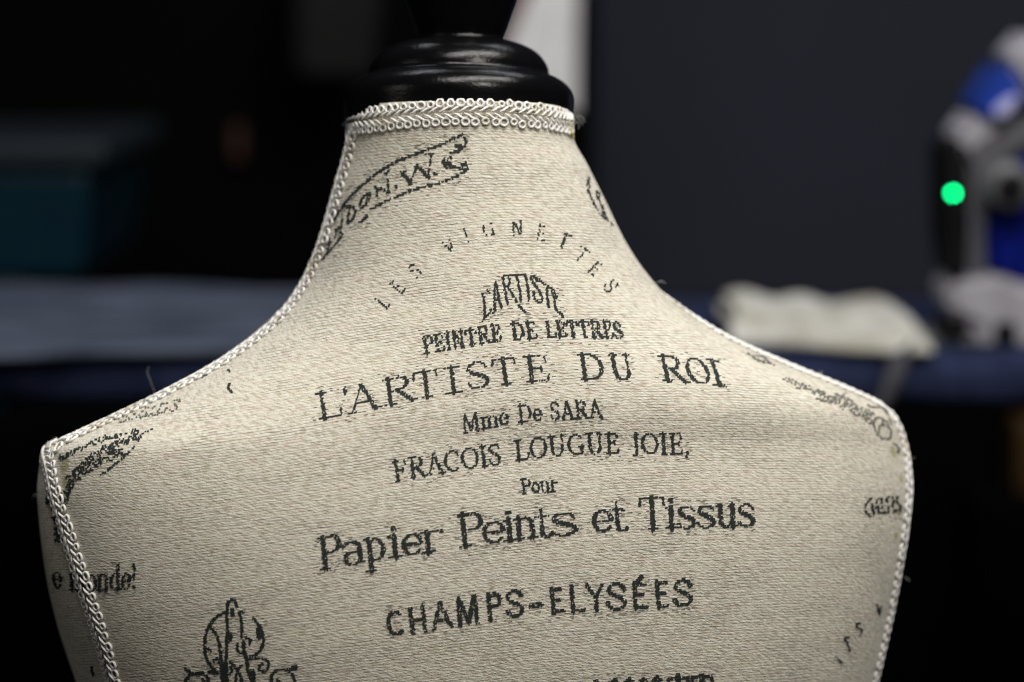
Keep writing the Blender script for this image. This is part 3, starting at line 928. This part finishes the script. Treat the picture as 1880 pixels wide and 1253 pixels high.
PITCH_V = 3.3
def stipple(name, strokes, drop=.06, mat='ink', label=None, band=True, cell=2.3, rmin=1.6, grow=1.0, lift=.00022):
    """weave the strokes: one small dark float per thread crossing that the strokes cover"""
    A, B, RA, RB = [], [], [], []
    for P, W in strokes:
        for k in range(len(P)-1):
            A.append(P[k]); B.append(P[k+1]); RA.append(W[k]); RB.append(W[k+1])
    A, B, RA, RB = np.array(A, float), np.array(B, float), np.array(RA), np.array(RB)
    RA = np.maximum(RA*grow, rmin); RB = np.maximum(RB*grow, rmin)
    lo = np.minimum(A, B).min(0)-6; hi = np.maximum(A, B).max(0)+6
    xs = np.arange(lo[0], hi[0], cell)
    xm = (lo[0]+hi[0])/2
    cand = []
    vlo = (lo[1]-off(xs, np.full_like(xs, lo[1]))).min()-8; vhi = (hi[1]-off(xs, np.full_like(xs, hi[1]))).max()+8
    for r in range(int(vlo//PITCH_V), int(vhi//PITCH_V)+1):
        x = xs+(cell*.5 if r % 2 else 0)+RNG.normal(0, .15, len(xs))
        v = r*PITCH_V
        y = v+off(x, np.full_like(x, (lo[1]+hi[1])/2))
        y = v+off(x, y)
        cand.append(np.stack([x, y+RNG.normal(0, .14, len(x)), np.full_like(x, r)], 1))
    C = np.vstack(cand)
    C = C[(C[:, 1] > lo[1]) & (C[:, 1] < hi[1])]
    d = np.full(len(C), 1e9)
    AB = B-A; L2 = (AB**2).sum(1)+1e-9
    for k in range(len(A)):
        m = (C[:, 0] > min(A[k, 0], B[k, 0])-14) & (C[:, 0] < max(A[k, 0], B[k, 0])+14) & (C[:, 1] > min(A[k, 1], B[k, 1])-14) & (C[:, 1] < max(A[k, 1], B[k, 1])+14)
        if not m.any(): continue
        q = C[m, :2]-A[k]
        t = np.clip((q@AB[k])/L2[k], 0, 1)
        dist = np.hypot(*(q-t[:, None]*AB[k]).T)-(RA[k]+(RB[k]-RA[k])*t)
        d[m] = np.minimum(d[m], dist)
    on = (d < -.05) & (RNG.random(len(C)) > drop)
    D = C[on]
    vs, fs = [], []
    def quad(x, y, w, h, sl, lf):
        n0 = len(vs)
        for ax, ay in ((-w, h*.55), (w, h*.55), (w, -h*.55), (-w, -h*.55)):
            l, n = hit(x+ax, y+ay+sl*ax)
            if l is None or n.dot(Vector(CAM)-l) < .02: 
                del vs[n0:]; return
            vs.append(l+n*lf)
        fs.append((n0, n0+1, n0+2, n0+3))
    sl = (off(D[:, 0]+3, D[:, 1])-off(D[:, 0]-3, D[:, 1]))/6 if len(D) else []
    for (x, y, r), s_ in zip(D, sl):
        quad(x, y, cell*(.58+.2*random.random()), PITCH_V*(.68+.24*random.random()), s_, lift)
    if band:
        # the dark weft also floats thinly behind the lettering
        near = (d > 1.2) & (d < 13) & (RNG.random(len(C)) < .06)
        N = C[near]
        sl = (off(N[:, 0]+3, N[:, 1])-off(N[:, 0]-3, N[:, 1]))/6
        fvs, ffs = vs, fs
        vs, fs = [], []
        for (x, y, r), s_ in zip(N, sl):
            quad(x, y+1.2, cell*(.9+.9*random.random()), 1.0, s_, lift*.6)
        if fs: link('sparse_weft', vs, fs, MAT['faint'], bodice)
        vs, fs = fvs, ffs
    o = link(name, vs, fs, MAT[mat], bodice)
    if label: o['label'] = label
    return o

SER = Glyphs(.072, .03)
BOLD = Glyphs(.10, .045)
THIN = Glyphs(.055, .035, serif=False)
SANS = Glyphs(.078, .070, serif=False)

# L'ARTISTE DU ROI
xs = [(586, 628), (635, 644), (643, 695), (706, 762), (764, 806), (818, 850), (860, 899), (909, 950), (966, 1010), (1010, 1062), (1066, 1112), (1124, 1166), (1166, 1216), (1217, 1262), (1268, 1308), (1309, 1335)]
stipple('printed_line', layout("L'ARTISTE DU ROI", SER, [(560, 776, .14), (596, 770, .14), (670, 755, .13), (735, 740, .13), (787, 729, .12), (834, 722, .12), (880, 713, .12), (930, 706, .13), (1000, 701, .14), (1088, 698, .16), (1145, 698, .2), (1238, 702, .23), (1285, 705, .32), (1320, 709, .33), (1345, 713, .33)], 48, xs=xs))
# PEINTRE DE LETTRES
def words_line(G, anchors, h, *ww):
    out = []
    for w, x0, x1 in ww: out += layout(w, G, anchors, h, x0, x1)
    return out
stipple('printed_line', words_line(Glyphs(.09, .05), [(770, 653, .16), (783, 650, .16), (850, 638, .15), (915, 627, .14), (985, 622, .14), (1060, 620, .18), (1142, 623, .22), (1160, 626, .22)], 31,
        ('PEINTRE', 778, 923), ('DE', 940, 988), ('LETTRES', 1003, 1146)), .12)
# Mme De SARA
stipple('printed_line', words_line(SER, [(840, 797, .12), (850, 795, .12), (900, 786, .12), (950, 777, .1), (1010, 771, .1), (1105, 768, .14), (1120, 768, .14)], 32,
        ('Mme', 849, 936), ('De', 951, 997), ('SARA', 1010, 1108)))
# FRACOIS LOUGUE JOIE
stipple('printed_line', words_line(SER, [(715, 887, .14), (735, 883, .14), (800, 871, .13), (860, 861, .12), (920, 852, .12), (960, 845, .1), (1040, 836, .08), (1136, 833, .06), (1262, 834, .06), (1280, 834, .06)], 38,
        ('FRACOIS', 723, 923), ('LOUGUE', 945, 1139), ('JOIE,', 1159, 1268)))
# Pour
stipple('printed_line', layout('Pour', SER, [(950, 909, .12), (967, 907, .12), (1021, 902, .1), (1030, 901, .1)], 27, 957, 1024))
# Papier Peints et Tissus
xs = [(588, 628), (631, 671), (673, 710), (716, 738), (742, 776), (778, 813), None, (843, 888), (890, 926), (928, 946), (948, 985), (988, 1011), (1014, 1062), None, (1091, 1124), (1126, 1150), None, (1178, 1221), (1223, 1244), (1246, 1278), (1282, 1313), (1318, 1352), (1356, 1386)]
stipple('printed_line', layout('Papier Peints et Tissus', SER, [(575, 1049, .1), (600, 1045, .1), (690, 1029, .1), (760, 1020, .1), (813, 1012, .1), (850, 1005, .1), (920, 996, .09), (985, 988, .08), (1063, 981, .08), (1120, 976, .08), (1200, 973, .06), (1300, 969, .05), (1386, 966, .05), (1400, 965, .05)], 60, xs=xs))
# CHAMPS-ELYSEES with its accent
xs = [(715, 742), (752, 787), (793, 832), (840, 883), (893, 922), (932, 962), (974, 998), (1010, 1036), (1046, 1074), (1078, 1113), (1116, 1150), (1160, 1190), (1202, 1228), (1238, 1271)]
stipple('printed_line', layout('CHAMPS-ELYS\u00c9ES', SANS, [(700, 1173, .12), (728, 1168, .12), (800, 1156, .11), (862, 1145, .1), (945, 1132, .1), (1025, 1126, .09), (1090, 1121, .08), (1175, 1117, .06), (1271, 1111, .05), (1290, 1110, .05)], 47, xs=xs), .10)
# the line cut by the lower edge of the picture
stipple('printed_line', layout('MUI', Glyphs(.075, .042), [(1085, 1324, .06), (1190, 1318, .06), (1320, 1311, .05)], 72, 1086, 1222)+layout('TT', Glyphs(.075, .042), [(1200, 1314, .06), (1260, 1311, .05), (1330, 1308, .05)], 70, 1226, 1314), .08)
# LES VIGNETTES round its arch
arch = [('L', 714, 563, 52), ('E', 741, 536, 50), ('S', 771, 508, 40), ('V', 831, 464, 28), ('I', 861, 446, 18), ('G', 899, 434, 8), ('N', 949, 432, 0), ('E', 991, 441, -10), ('T', 1030, 455, -22), ('T', 1060, 479, -34), ('E', 1083, 502, -45), ('S', 1110, 533, -55)]
g = []
for c, x, y, an in arch: g += letter(c, THIN, x, y, 27, an)
stipple('printed_line', g, .24, band=False, rmin=1.3)
# arched L'ARTISTE
top = [(884, 545), (905, 530), (925, 510), (950, 503), (972, 504), (995, 514), (1015, 532), (1030, 552)]
ar_ = []
def rib(*p, r=2.1): ar_.append(line_px(p, r))
ox = lambda x, y: (860+x/6.267, 480+y/6.267)
for p in ([(165, 365), (185, 480), (185, 600), (175, 690)], [(185, 650), (240, 600), (255, 560)], [(225, 320), (240, 360)],
          [(315, 235), (300, 400), (305, 560), (290, 590)], [(315, 235), (345, 390), (380, 530)], [(310, 440), (350, 430)],
          [(395, 190), (420, 330), (450, 490)], [(390, 190), (450, 160), (475, 220), (450, 290), (415, 280)], [(440, 290), (530, 420), (580, 510), (650, 585)],
          [(490, 165), (570, 150), (640, 150)], [(550, 160), (590, 330), (605, 460)], [(650, 150), (680, 290), (695, 450)],
          [(800, 235), (760, 180), (715, 190), (760, 270), (820, 350), (850, 430), (815, 475), (765, 430), (745, 355)],
          [(820, 215), (880, 270), (960, 320)], [(900, 290), (905, 400), (925, 540)],
          [(960, 325), (990, 420), (1005, 550), (1070, 610), (1080, 645)], [(985, 400), (1020, 410)], [(960, 320), (1015, 420)]):
    rib(*[ox(*q) for q in p])
stipple('printed_line', ar_, .08)

# LON)DON. W.C. with its banner outlines
z4 = lambda x, y: (570+x/5.0125, 230+y/5.0125)
ban = []
for p, r in (([(190, 920), (265, 800), (370, 660), (480, 555), (620, 440), (780, 345), (1000, 255), (1200, 180), (1330, 120), (1400, 90)], 2.6),
             ([(1400, 90), (1435, 150), (1400, 215), (1290, 260)], 2.2), ([(1340, 190), (1390, 200), (1360, 240)], 3.4),
             ([(1210, 340), (1260, 300), (1310, 300)], 2.0), ([(1215, 340), (1255, 390), (1320, 380), (1390, 390), (1430, 345)], 2.2), ([(1250, 345), (1275, 350), (1300, 385)], 4.2),
             ([(1400, 360), (1445, 390), (1400, 440), (1340, 475)], 2.6), ([(1380, 400), (1415, 410)], 3.2),
             ([(1340, 475), (1180, 535), (1000, 580), (860, 630), (700, 700), (560, 775)], 2.3), ([(525, 835), (460, 890)], 2.8),
             ([(300, 1000), (240, 1090), (170, 1165), (110, 1240)], 2.2)):
    ban.append(line_px([z4(*q) for q in p], r))
for p, r in (([(845, 435), (880, 480), (920, 535)], 3.4), ([(920, 530), (950, 460), (978, 390)], 1.6), ([(985, 372), (1035, 425), (1085, 480)], 3.6), ([(1085, 470), (1098, 370), (1110, 275)], 1.7), ([(1068, 272), (1135, 262)], 1.6), ([(830, 440), (880, 420)], 1.6), ([(950, 392), (1010, 368)], 1.6),
             ([(1140, 440), (1152, 452)], 3.2), ([(790, 560), (797, 578)], 3.0),
             ([(622, 570), (618, 620), (612, 662)], 1.8), ([(600, 572), (660, 590), (728, 622)], 2.8), ([(700, 435), (712, 520), (725, 615)], 1.8), ([(680, 440), (725, 428)], 1.6),
             ([(548, 622), (500, 650), (462, 715), (470, 757), (520, 720), (552, 660), (548, 622)], 2.1), ([(535, 650), (520, 715), (490, 745)], 2.4),
             ([(335, 765), (395, 760), (418, 800), (390, 865), (345, 908)], 2.3), ([(360, 780), (352, 840), (345, 905)], 2.0), ([(330, 745), (372, 742)], 1.8),
             ([(300, 830), (290, 900), (285, 955)], 1.7), ([(235, 972), (262, 950), (290, 940)], 2.4), ([(245, 975), (238, 1010), (230, 1042)], 1.7), ([(285, 990), (280, 1040)], 1.7),
             ([(182, 1050), (170, 1100), (158, 1150)], 1.8), ([(160, 1100), (195, 1075)], 1.7)):
    ban.append(line_px([z4(*q) for q in p], r))
stipple('printed_banner', ban, .08, label='printed scroll banner reading part of LONDON. W.C')

# monogram, lower left of the back
mo = lambda x, y: (300+x/5.875, 1060+y/5.875)
mg = []
for p, r in (([(690, 1134), (680, 900), (690, 650), (690, 400), (700, 270), (740, 245), (780, 265), (795, 310)], 2.6), ([(745, 360), (750, 400)], 4.0), ([(805, 370), (870, 380)], 2.0),
             ([(815, 370), (845, 480), (850, 640)], 2.5), ([(690, 370), (600, 410), (520, 490), (465, 590), (450, 700), (455, 830), (490, 920), (560, 1010), (580, 1030)], 2.8),
             ([(520, 550), (575, 620), (605, 720), (625, 850), (640, 930)], 2.8), ([(700, 600), (730, 640), (700, 690)], 3.4), ([(455, 740), (510, 790)], 2.2),
             ([(975, 440), (1030, 510), (1065, 580), (1085, 680), (1060, 760), (1000, 830), (920, 845), (870, 830)], 2.5), ([(1030, 560), (1040, 640)], 5.0),
             ([(890, 650), (940, 680), (930, 730)], 2.2), ([(800, 710), (800, 790), (840, 820)], 2.2), ([(865, 700), (875, 800), (900, 890), (920, 1000), (960, 1134)], 3.2),
             ([(920, 880), (1000, 870), (1090, 880), (1140, 930), (1110, 1000), (1050, 1010), (1035, 950), (1070, 935)], 2.4),
             ([(715, 905), (780, 970), (830, 1040), (850, 1134)], 2.6), ([(870, 930), (820, 980), (790, 1060), (785, 1134)], 2.0), ([(640, 930), (650, 1030), (660, 1134)], 6.0), ([(960, 1020), (970, 1134)], 5.0),
             ([(540, 900), (590, 870), (600, 920)], 2.0), ([(240, 985), (270, 1010), (280, 1060), (230, 1134)], 3.0), ([(290, 1045), (420, 1030), (480, 1080), (490, 1134)], 2.6), ([(430, 1110), (460, 1134)], 3.5),
             ([(1165, 1134), (1180, 1040), (1260, 995), (1340, 1000), (1400, 1070), (1420, 1134)], 2.6), ([(1370, 990), (1420, 960), (1440, 970), (1400, 1000)], 3.0), ([(1230, 1110), (1260, 1134)], 3.6),
             ([(730, 960), (745, 1020), (700, 1040)], 2.0), ([(500, 1020), (560, 1030)], 3.4)):
    mg.append(line_px([mo(*q) for q in p], r))
mg += [line_px([(a, b+62) for a, b in pts], 2.4) for pts in ([(340, 1225), (420, 1215), (520, 1222)], [(360, 1240), (430, 1260), (500, 1240)])]
stipple('printed_monogram', mg, .05, label='printed looping monogram of fine dark scrolls')

# scroll ornaments at the shoulder points
def scrollwork(pts, n, r, size, seed):
    rr = random.Random(seed); out = []
    base = spline(pts, n=n)
    for k in range(n):
        x, y = base[k]
        s = size*(.5+rr.random()); a0 = rr.random()*360
        out.append(line_px([(x+s*math.cos(R(a0+q*40))*(1-q*.11), y+.7*s*math.sin(R(a0+q*40))*(1-q*.11)) for q in range(7)], r*(.7+.6*rr.random())))
    return out
orn = scrollwork([(116, 930), (126, 895), (146, 862), (176, 838), (212, 820), (250, 804)], 40, 1.6, 9, 3)
orn += scrollwork([(112, 842), (150, 822), (190, 806), (235, 796), (255, 794)], 20, 1.5, 6, 5)
orn += scrollwork([(140, 880), (165, 862), (195, 845), (225, 828)], 16, 1.6, 7, 8)
orn.append(line_px([(186, 872), (205, 858), (225, 842), (242, 826), (256, 808), (258, 794), (246, 790), (240, 796)], 1.7))
orn.append(line_px([(262, 798), (272, 792), (280, 790)], 1.8))
stipple('printed_scroll', orn, .34, band=False, rmin=1.35, label='printed scroll ornament in black dots on the bare shoulder point')
orn = scrollwork([(1446, 700), (1490, 716), (1530, 735), (1565, 752), (1595, 772)], 26, 1.5, 8, 11)
orn += scrollwork([(1535, 728), (1570, 745), (1600, 760), (1622, 780)], 12, 1.5, 8, 14)
orn.append(line_px([(1600, 770), (1612, 800), (1632, 806), (1634, 788), (1618, 780), (1612, 795)], 1.6))
orn.append(line_px([(1590, 745), (1622, 752), (1636, 780)], 1.6))
orn.append(line_px([(1640, 815), (1650, 825), (1645, 835)], 2.0))
orn.append(line_px([(1500, 733), (1530, 738), (1552, 724)], 2.2))
stipple('printed_scroll', orn, .30, 'faint', label='faint grey printed scroll ornament on the far shoulder point', band=False, rmin=1.35)
stipple('printed_scroll', [line_px([(1374, 650), (1392, 662), (1420, 670)], 1.6), line_px([(1380, 652), (1400, 655), (1412, 666)], 1.6)], .3, 'faint', band=False)
# script word on the shoulder slope
stipple('printed_line', layout('essins', Glyphs(.06, .04), [(205, 783, -.3), (240, 772, -.35), (290, 762, -.35), (330, 752, -.35)], 30, 212, 328), .52, 'faint', band=False)
stipple('printed_line', [line_px([(422, 705), (420, 714), (425, 720)], 2.0), line_px([(419, 680), (422, 682)], 1.8), line_px([(372, 692), (380, 688)], 1.6), line_px([(330, 711), (342, 708)], 1.6)], .1, band=False)
# le monde!
stipple('printed_line', layout('e monde!', SER, [(98, 1079, .05), (125, 1083, .03), (175, 1085, .02), (250, 1080, 0)], 44, 97, 252)
        , .12, grow=.85, label='printed word ending in monde! crossed by the armhole braid')
stipple('printed_scroll', scrollwork([(90, 905), (97, 930), (104, 960), (108, 990)], 9, 2.3, 8, 21), .25, band=False)
stipple('printed_speck', [line_px([(168, 1224), (171, 1240)], 2.2)], 0, band=False)
# outlined word by the far armhole
dn = []
z3 = lambda x, y: (1560+x/10.44, 880+y/10.44)
for p, r in (([(420, 370), (340, 430), (295, 530), (320, 650), (400, 705)], 1.7), ([(430, 480), (430, 580), (460, 665)], 2.0), ([(500, 450), (520, 390), (600, 380), (600, 470)], 1.7), ([(480, 545), (545, 540), (545, 650), (640, 650), (740, 635)], 2.0), ([(610, 525), (650, 600)], 2.0),
             ([(710, 430), (705, 370), (780, 340), (830, 380), (820, 520)], 1.8), ([(735, 510), (740, 640)], 1.8), ([(830, 610), (910, 600)], 1.8), ([(920, 330), (890, 390), (930, 470), (975, 540), (960, 610)], 2.2)):
    dn.append(line_px([z3(*q) for q in p], r))
stipple('printed_line', dn, .15, label='printed outlined word beside the far armhole braid')
# LES V climbing by the far armhole
lv = []
z2 = lambda x, y: (1480+x/6.49, 1060+y/6.49)
for p in ([(350, 945), (420, 1020)], [(460, 740), (490, 800), (515, 875)], [(465, 725), (505, 705)], [(490, 790), (510, 770)], [(635, 545), (600, 560), (600, 600), (655, 620), (660, 660), (630, 690)], [(840, 330), (870, 440)], [(870, 440), (890, 340)]):
    lv.append(line_px([z2(*q) for q in p], 1.6))
stipple('printed_line', lv, .08, band=False)
# oval mark on the far side of the neck
ov = [line_px([(1082, 325), (1077, 340), (1084, 362), (1098, 388), (1112, 404)], 1.7), line_px([(1080, 334), (1080, 345)], 2.6), line_px([(1092, 352), (1104, 378), (1114, 402), (1124, 412)], 1.7), line_px([(1094, 350), (1100, 358), (1098, 368)], 1.7), line_px([(1106, 384), (1108, 392)], 2.2)]
stipple('printed_oval', ov, .22, 'ink', band=False, label='printed oval mark on the far side of the neck')
# dark scrap of print below the neck braid
stipple('printed_line', [line_px([(665, 243), (675, 238), (690, 234)], 2.4)], .1, band=False)

# ------------------------------------------------------------------ gimp braid
PIT = .0042
def braid(name, path3, normals, sides=(1, -1), half=.0039, rr=.00138, cord=.00055, rw=1.0, flip=1):
    p = np.asarray(path3, float)
    # smooth the surface path
    for _ in range(6):
        p[1:-1] = .5*p[1:-1]+.25*(p[:-2]+p[2:])
    s = np.r_[0, np.cumsum(np.linalg.norm(np.diff(p, axis=0), axis=1))]
    N = np.asarray(normals, float)
    for _ in range(6):
        N[1:-1] = .5*N[1:-1]+.25*(N[:-2]+N[2:])
    N /= np.linalg.norm(N, axis=1)[:, None]
    tang = np.gradient(p, axis=0); tang /= np.linalg.norm(tang, axis=1)[:, None]
    Bn = np.cross(N, tang); Bn /= np.linalg.norm(Bn, axis=1)[:, None]
    cnt = int(s[-1]/PIT)
    VS, FS, base = [], [], 0
    def place(ss, ww, hh):
        out = []
        for a, w, h in zip(ss, ww, hh):
            c = np.array([np.interp(a, s, p[:, k]) for k in range(3)]); b = np.array([np.interp(a, s, Bn[:, k]) for k in range(3)])
            ex = max(0, a-s[-1])+min(0, a)
            q = Vector(c+b*w+ (tang[-1] if a > s[-1] else tang[0])*ex)
            l, n, i, d = BVH.find_nearest(q)
            if n is None: l, n = q, Vector((0, -1, 0))
            out.append(l+n*h)
        return np.array(out)
    for k in range(cnt+1):
        for sd in sides:
            j = random.gauss
            s0 = k*PIT+(PIT*.5 if sd < 0 else 0)+j(0, PIT*.05)
            hw = half*(1+j(0, .05)); r = rr*(1+j(0, .09)); rs = r*(1.06+j(0, .06))
            cw = cord*(1+j(0, .05))
            th = np.linspace(-math.pi*.62, math.pi*1.42, 17)
            ss = list(s0+rs*np.cos(th)*flip); ww = list(hw+r*rw*np.sin(th))
            tail = [(-2.2*PIT/2, .0004), (-1.55*PIT/2, .0010), (-.95*PIT/2, .0019)]
            ts = [s0+a*flip for a, b in tail]; tw = [b for a, b in tail]
            path_s = ts+ss; path_w = np.array(tw+ww)*sd
            hh = np.r_[[cord*2.3, cord*2.5, cord*2.0], np.linspace(cord*1.3, cord*1.0, 12), np.linspace(cord*1.0, cord*1.9, 5)]
            cs = spline(np.stack([path_s, path_w, hh], 1), n=30)
            q = place(cs[:, 0], cs[:, 1], cs[:, 2])
            rad = np.full(len(q), cw); rad[:5] *= (.45, .6, .75, .85, .95); rad[-2:] *= (.85, .6)
            v, f = tube_arrays(q, rad, 7)
            VS.append(v); FS.append(f+base); base += len(v)
    return link(name, np.vstack(VS), np.vstack(FS), MAT['cord'], form)

def surf_path(px, step=6):
    P, N = [], []
    for x, y in spline(px, step=step):
        l, n = hit(x, y)
        if l is None:                          # just outside the outline: walk back onto it
            q = at(x, y, 0)
            l, n, i, d = BVH.find_nearest(q)
        P.append(tuple(l)); N.append(tuple(n))
    return P, N

# neck band: front as photographed, then round the back of the neck
def neck_band():
    P, N = surf_path([(645, 226), (665, 223), (700, 219), (750, 213), (800, 209), (850, 207), (900, 207), (950, 210), (1000, 216), (1030, 222), (1046, 226)], 5)
    c = Vector(P[0]).lerp(Vector(P[-1]), .5)
    a, b = Vector(P[-1]), Vector(P[0])
    Q = []
    for k in range(1, 40):
        t = k/40
        q = a.lerp(b, t)
        q.y += .052*math.sin(math.pi*t)
        q.z -= .010*math.sin(math.pi*t)
        l, n, i, d = BVH.find_nearest(q)
        Q.append((tuple(l), tuple(n)))
    return P+[q[0] for q in Q], N+[q[1] for q in Q]
braid('neck_braid', *neck_band())
P, N = surf_path([(646, 236), (641, 275), (622, 342), (600, 420), (575, 489), (541, 550), (494, 602), (414, 662), (317, 716), (218, 764), (147, 797), (106, 817)])
braid('shoulder_braid', P, N, half=.0050, rr=.0014, rw=2.0, cord=.0006, flip=-1)
P, N = surf_path([(1232, 552), (1262, 582), (1340, 629), (1452, 679), (1560, 724), (1618, 752)])
# this seam sits behind the shoulder ridge
P2, N2 = [], []
for k, p in enumerate(P):
    q = Vector(p)+Vector((.0008, max(.012, .03-.018*k/20), .001))
    l, n, i, d = BVH.find_nearest(q)
    P2.append(tuple(l)); N2.append(tuple(n))
braid('shoulder_braid', P2, N2)
P, N = surf_path([(88, 822), (90, 845), (94, 872), (101, 905), (113, 945), (126, 985), (139, 1025), (152, 1065), (165, 1105), (178, 1145), (190, 1185), (201, 1225), (212, 1270), (224, 1320), (240, 1400), (252, 1480)])
braid('armhole_braid', P, N, flip=1)
P, N = surf_path([(1626, 752), (1644, 778), (1656, 812), (1662, 850), (1665, 895), (1661, 945), (1654, 1000), (1645, 1055), (1636, 1105), (1627, 1150), (1614, 1205), (1603, 1253), (1588, 1320), (1572, 1400), (1558, 1480)])
P2, N2 = [], []
for k, p in enumerate(P):
    l, n, i, d = BVH.find_nearest(Vector(p)+Vector((.001, .0035, 0)))
    P2.append(tuple(l)); N2.append(tuple(n))
braid('armhole_braid', P2, N2, flip=-1)

# glue blob and frayed end of the neck braid
def blob(pts, r, mat, name):
    bm = bmesh.new()
    for (x, y), q in zip(pts, r):
        l, n = hit(x, y)
        if l is None:
            l, n, i, d = BVH.find_nearest(at(x, y, 0))
        g = bmesh.ops.create_icosphere(bm, subdivisions=3, radius=q)
        for v in g['verts']:
            v.co *= 1+.25*math.sin(v.co.x*2600+v.co.z*1900)
            v.co = Vector((v.co.x*.8, v.co.y*.7, v.co.z*1.3))+l+n*.0008
    return from_bm(name, bm, MAT[mat], form, True)
blob([(1040, 222), (1043, 232), (1044, 242), (1047, 250)], (.0013, .0016, .0017, .0013), 'glue', 'glue_drop')
blob([(1053, 207), (1055, 215), (1054, 224)], (.0015, .0017, .0014), 'cord', 'braid_end')

# loose fibres
for px, r in (([(284, 722), (279, 708), (275, 696), (271, 688), (271, 680), (274, 674)], .00006), ([(1205, 520), (1214, 516), (1222, 521)], .0001), ([(1660, 1060), (1666, 1063), (1670, 1067)], .0001),
              ([(1058, 215), (1066, 222), (1070, 230)], .0001), ([(1060, 212), (1069, 216), (1074, 224)], .0001), ([(1058, 222), (1063, 230), (1062, 238)], .0001), ([(70, 905), (64, 908), (60, 915)], .00008), ([(108, 812), (104, 806), (98, 806)], .0001), ([(1500, 688), (1506, 682), (1512, 684)], .00008), ([(1668, 840), (1675, 842), (1680, 839)], .00008)):
    v, f = tube_arrays(spline([at(x, y, .0) for x, y in px], n=14), r*.6, 5)
    link('loose_fibre', v, f, MAT['hair'], form)

# ------------------------------------------------------------------ neck cap, pole and foot of the stand
c0 = at(842, 194, 0.004)
k_ = M_PX*.985
ax = (0.0, math.sin(R(9.5)), math.cos(R(9.5)))
cap = [(203, -37), (208, -36), (212, -29), (213.5, -10), (214.5, 8), (213, 18), (207, 30), (196, 41), (184, 48), (174, 52), (169.5, 55), (168.5, 59), (167, 68), (160, 82), (147, 96), (128, 107), (108, 114), (92, 117.5), (83, 119)]
cap = [(r*k_, h*k_) for r, h in cap]
lathe('neck_cap', [(.0005, -37*k_)]+cap[:1]+cap[1:]+[(.03*.2, 119*k_)], c0, ax, MAT['wood'], form)
fin = [(.0005, 118), (80, 118.5), (79, 121), (81, 128), (88, 146), (97, 172), (107, 200), (117, 235), (121, 270), (113, 305), (92, 330), (66, 342), (52, 350), (50, 362), (60, 380), (64, 400), (56, 420), (36, 434), (.0005, 440)]
lathe('finial', [(r*k_ if r > 1 else r, h*k_) for r, h in fin], c0+Vector((.0012, 0, 0)), ax, MAT['wood'], form)
bz = float(V[(NR-1)*NSEG:NR*NSEG, 2].mean())
v, f = tube_arrays([(form_c.x, form_c.y, .03), (form_c.x, form_c.y, bz*.5), (form_c.x, form_c.y, bz+.02)], .017, 24, (1, 0, 0))
link('pole', v, f, MAT['wood'], form)
lathe('stand_foot', [(.0005, .001), (.16, .001), (.17, .008), (.165, .02), (.12, .03), (.05, .042), (.03, .06), (.018, .07)], (form_c.x, form_c.y, 0), (0, 0, 1), MAT['wood'], form)
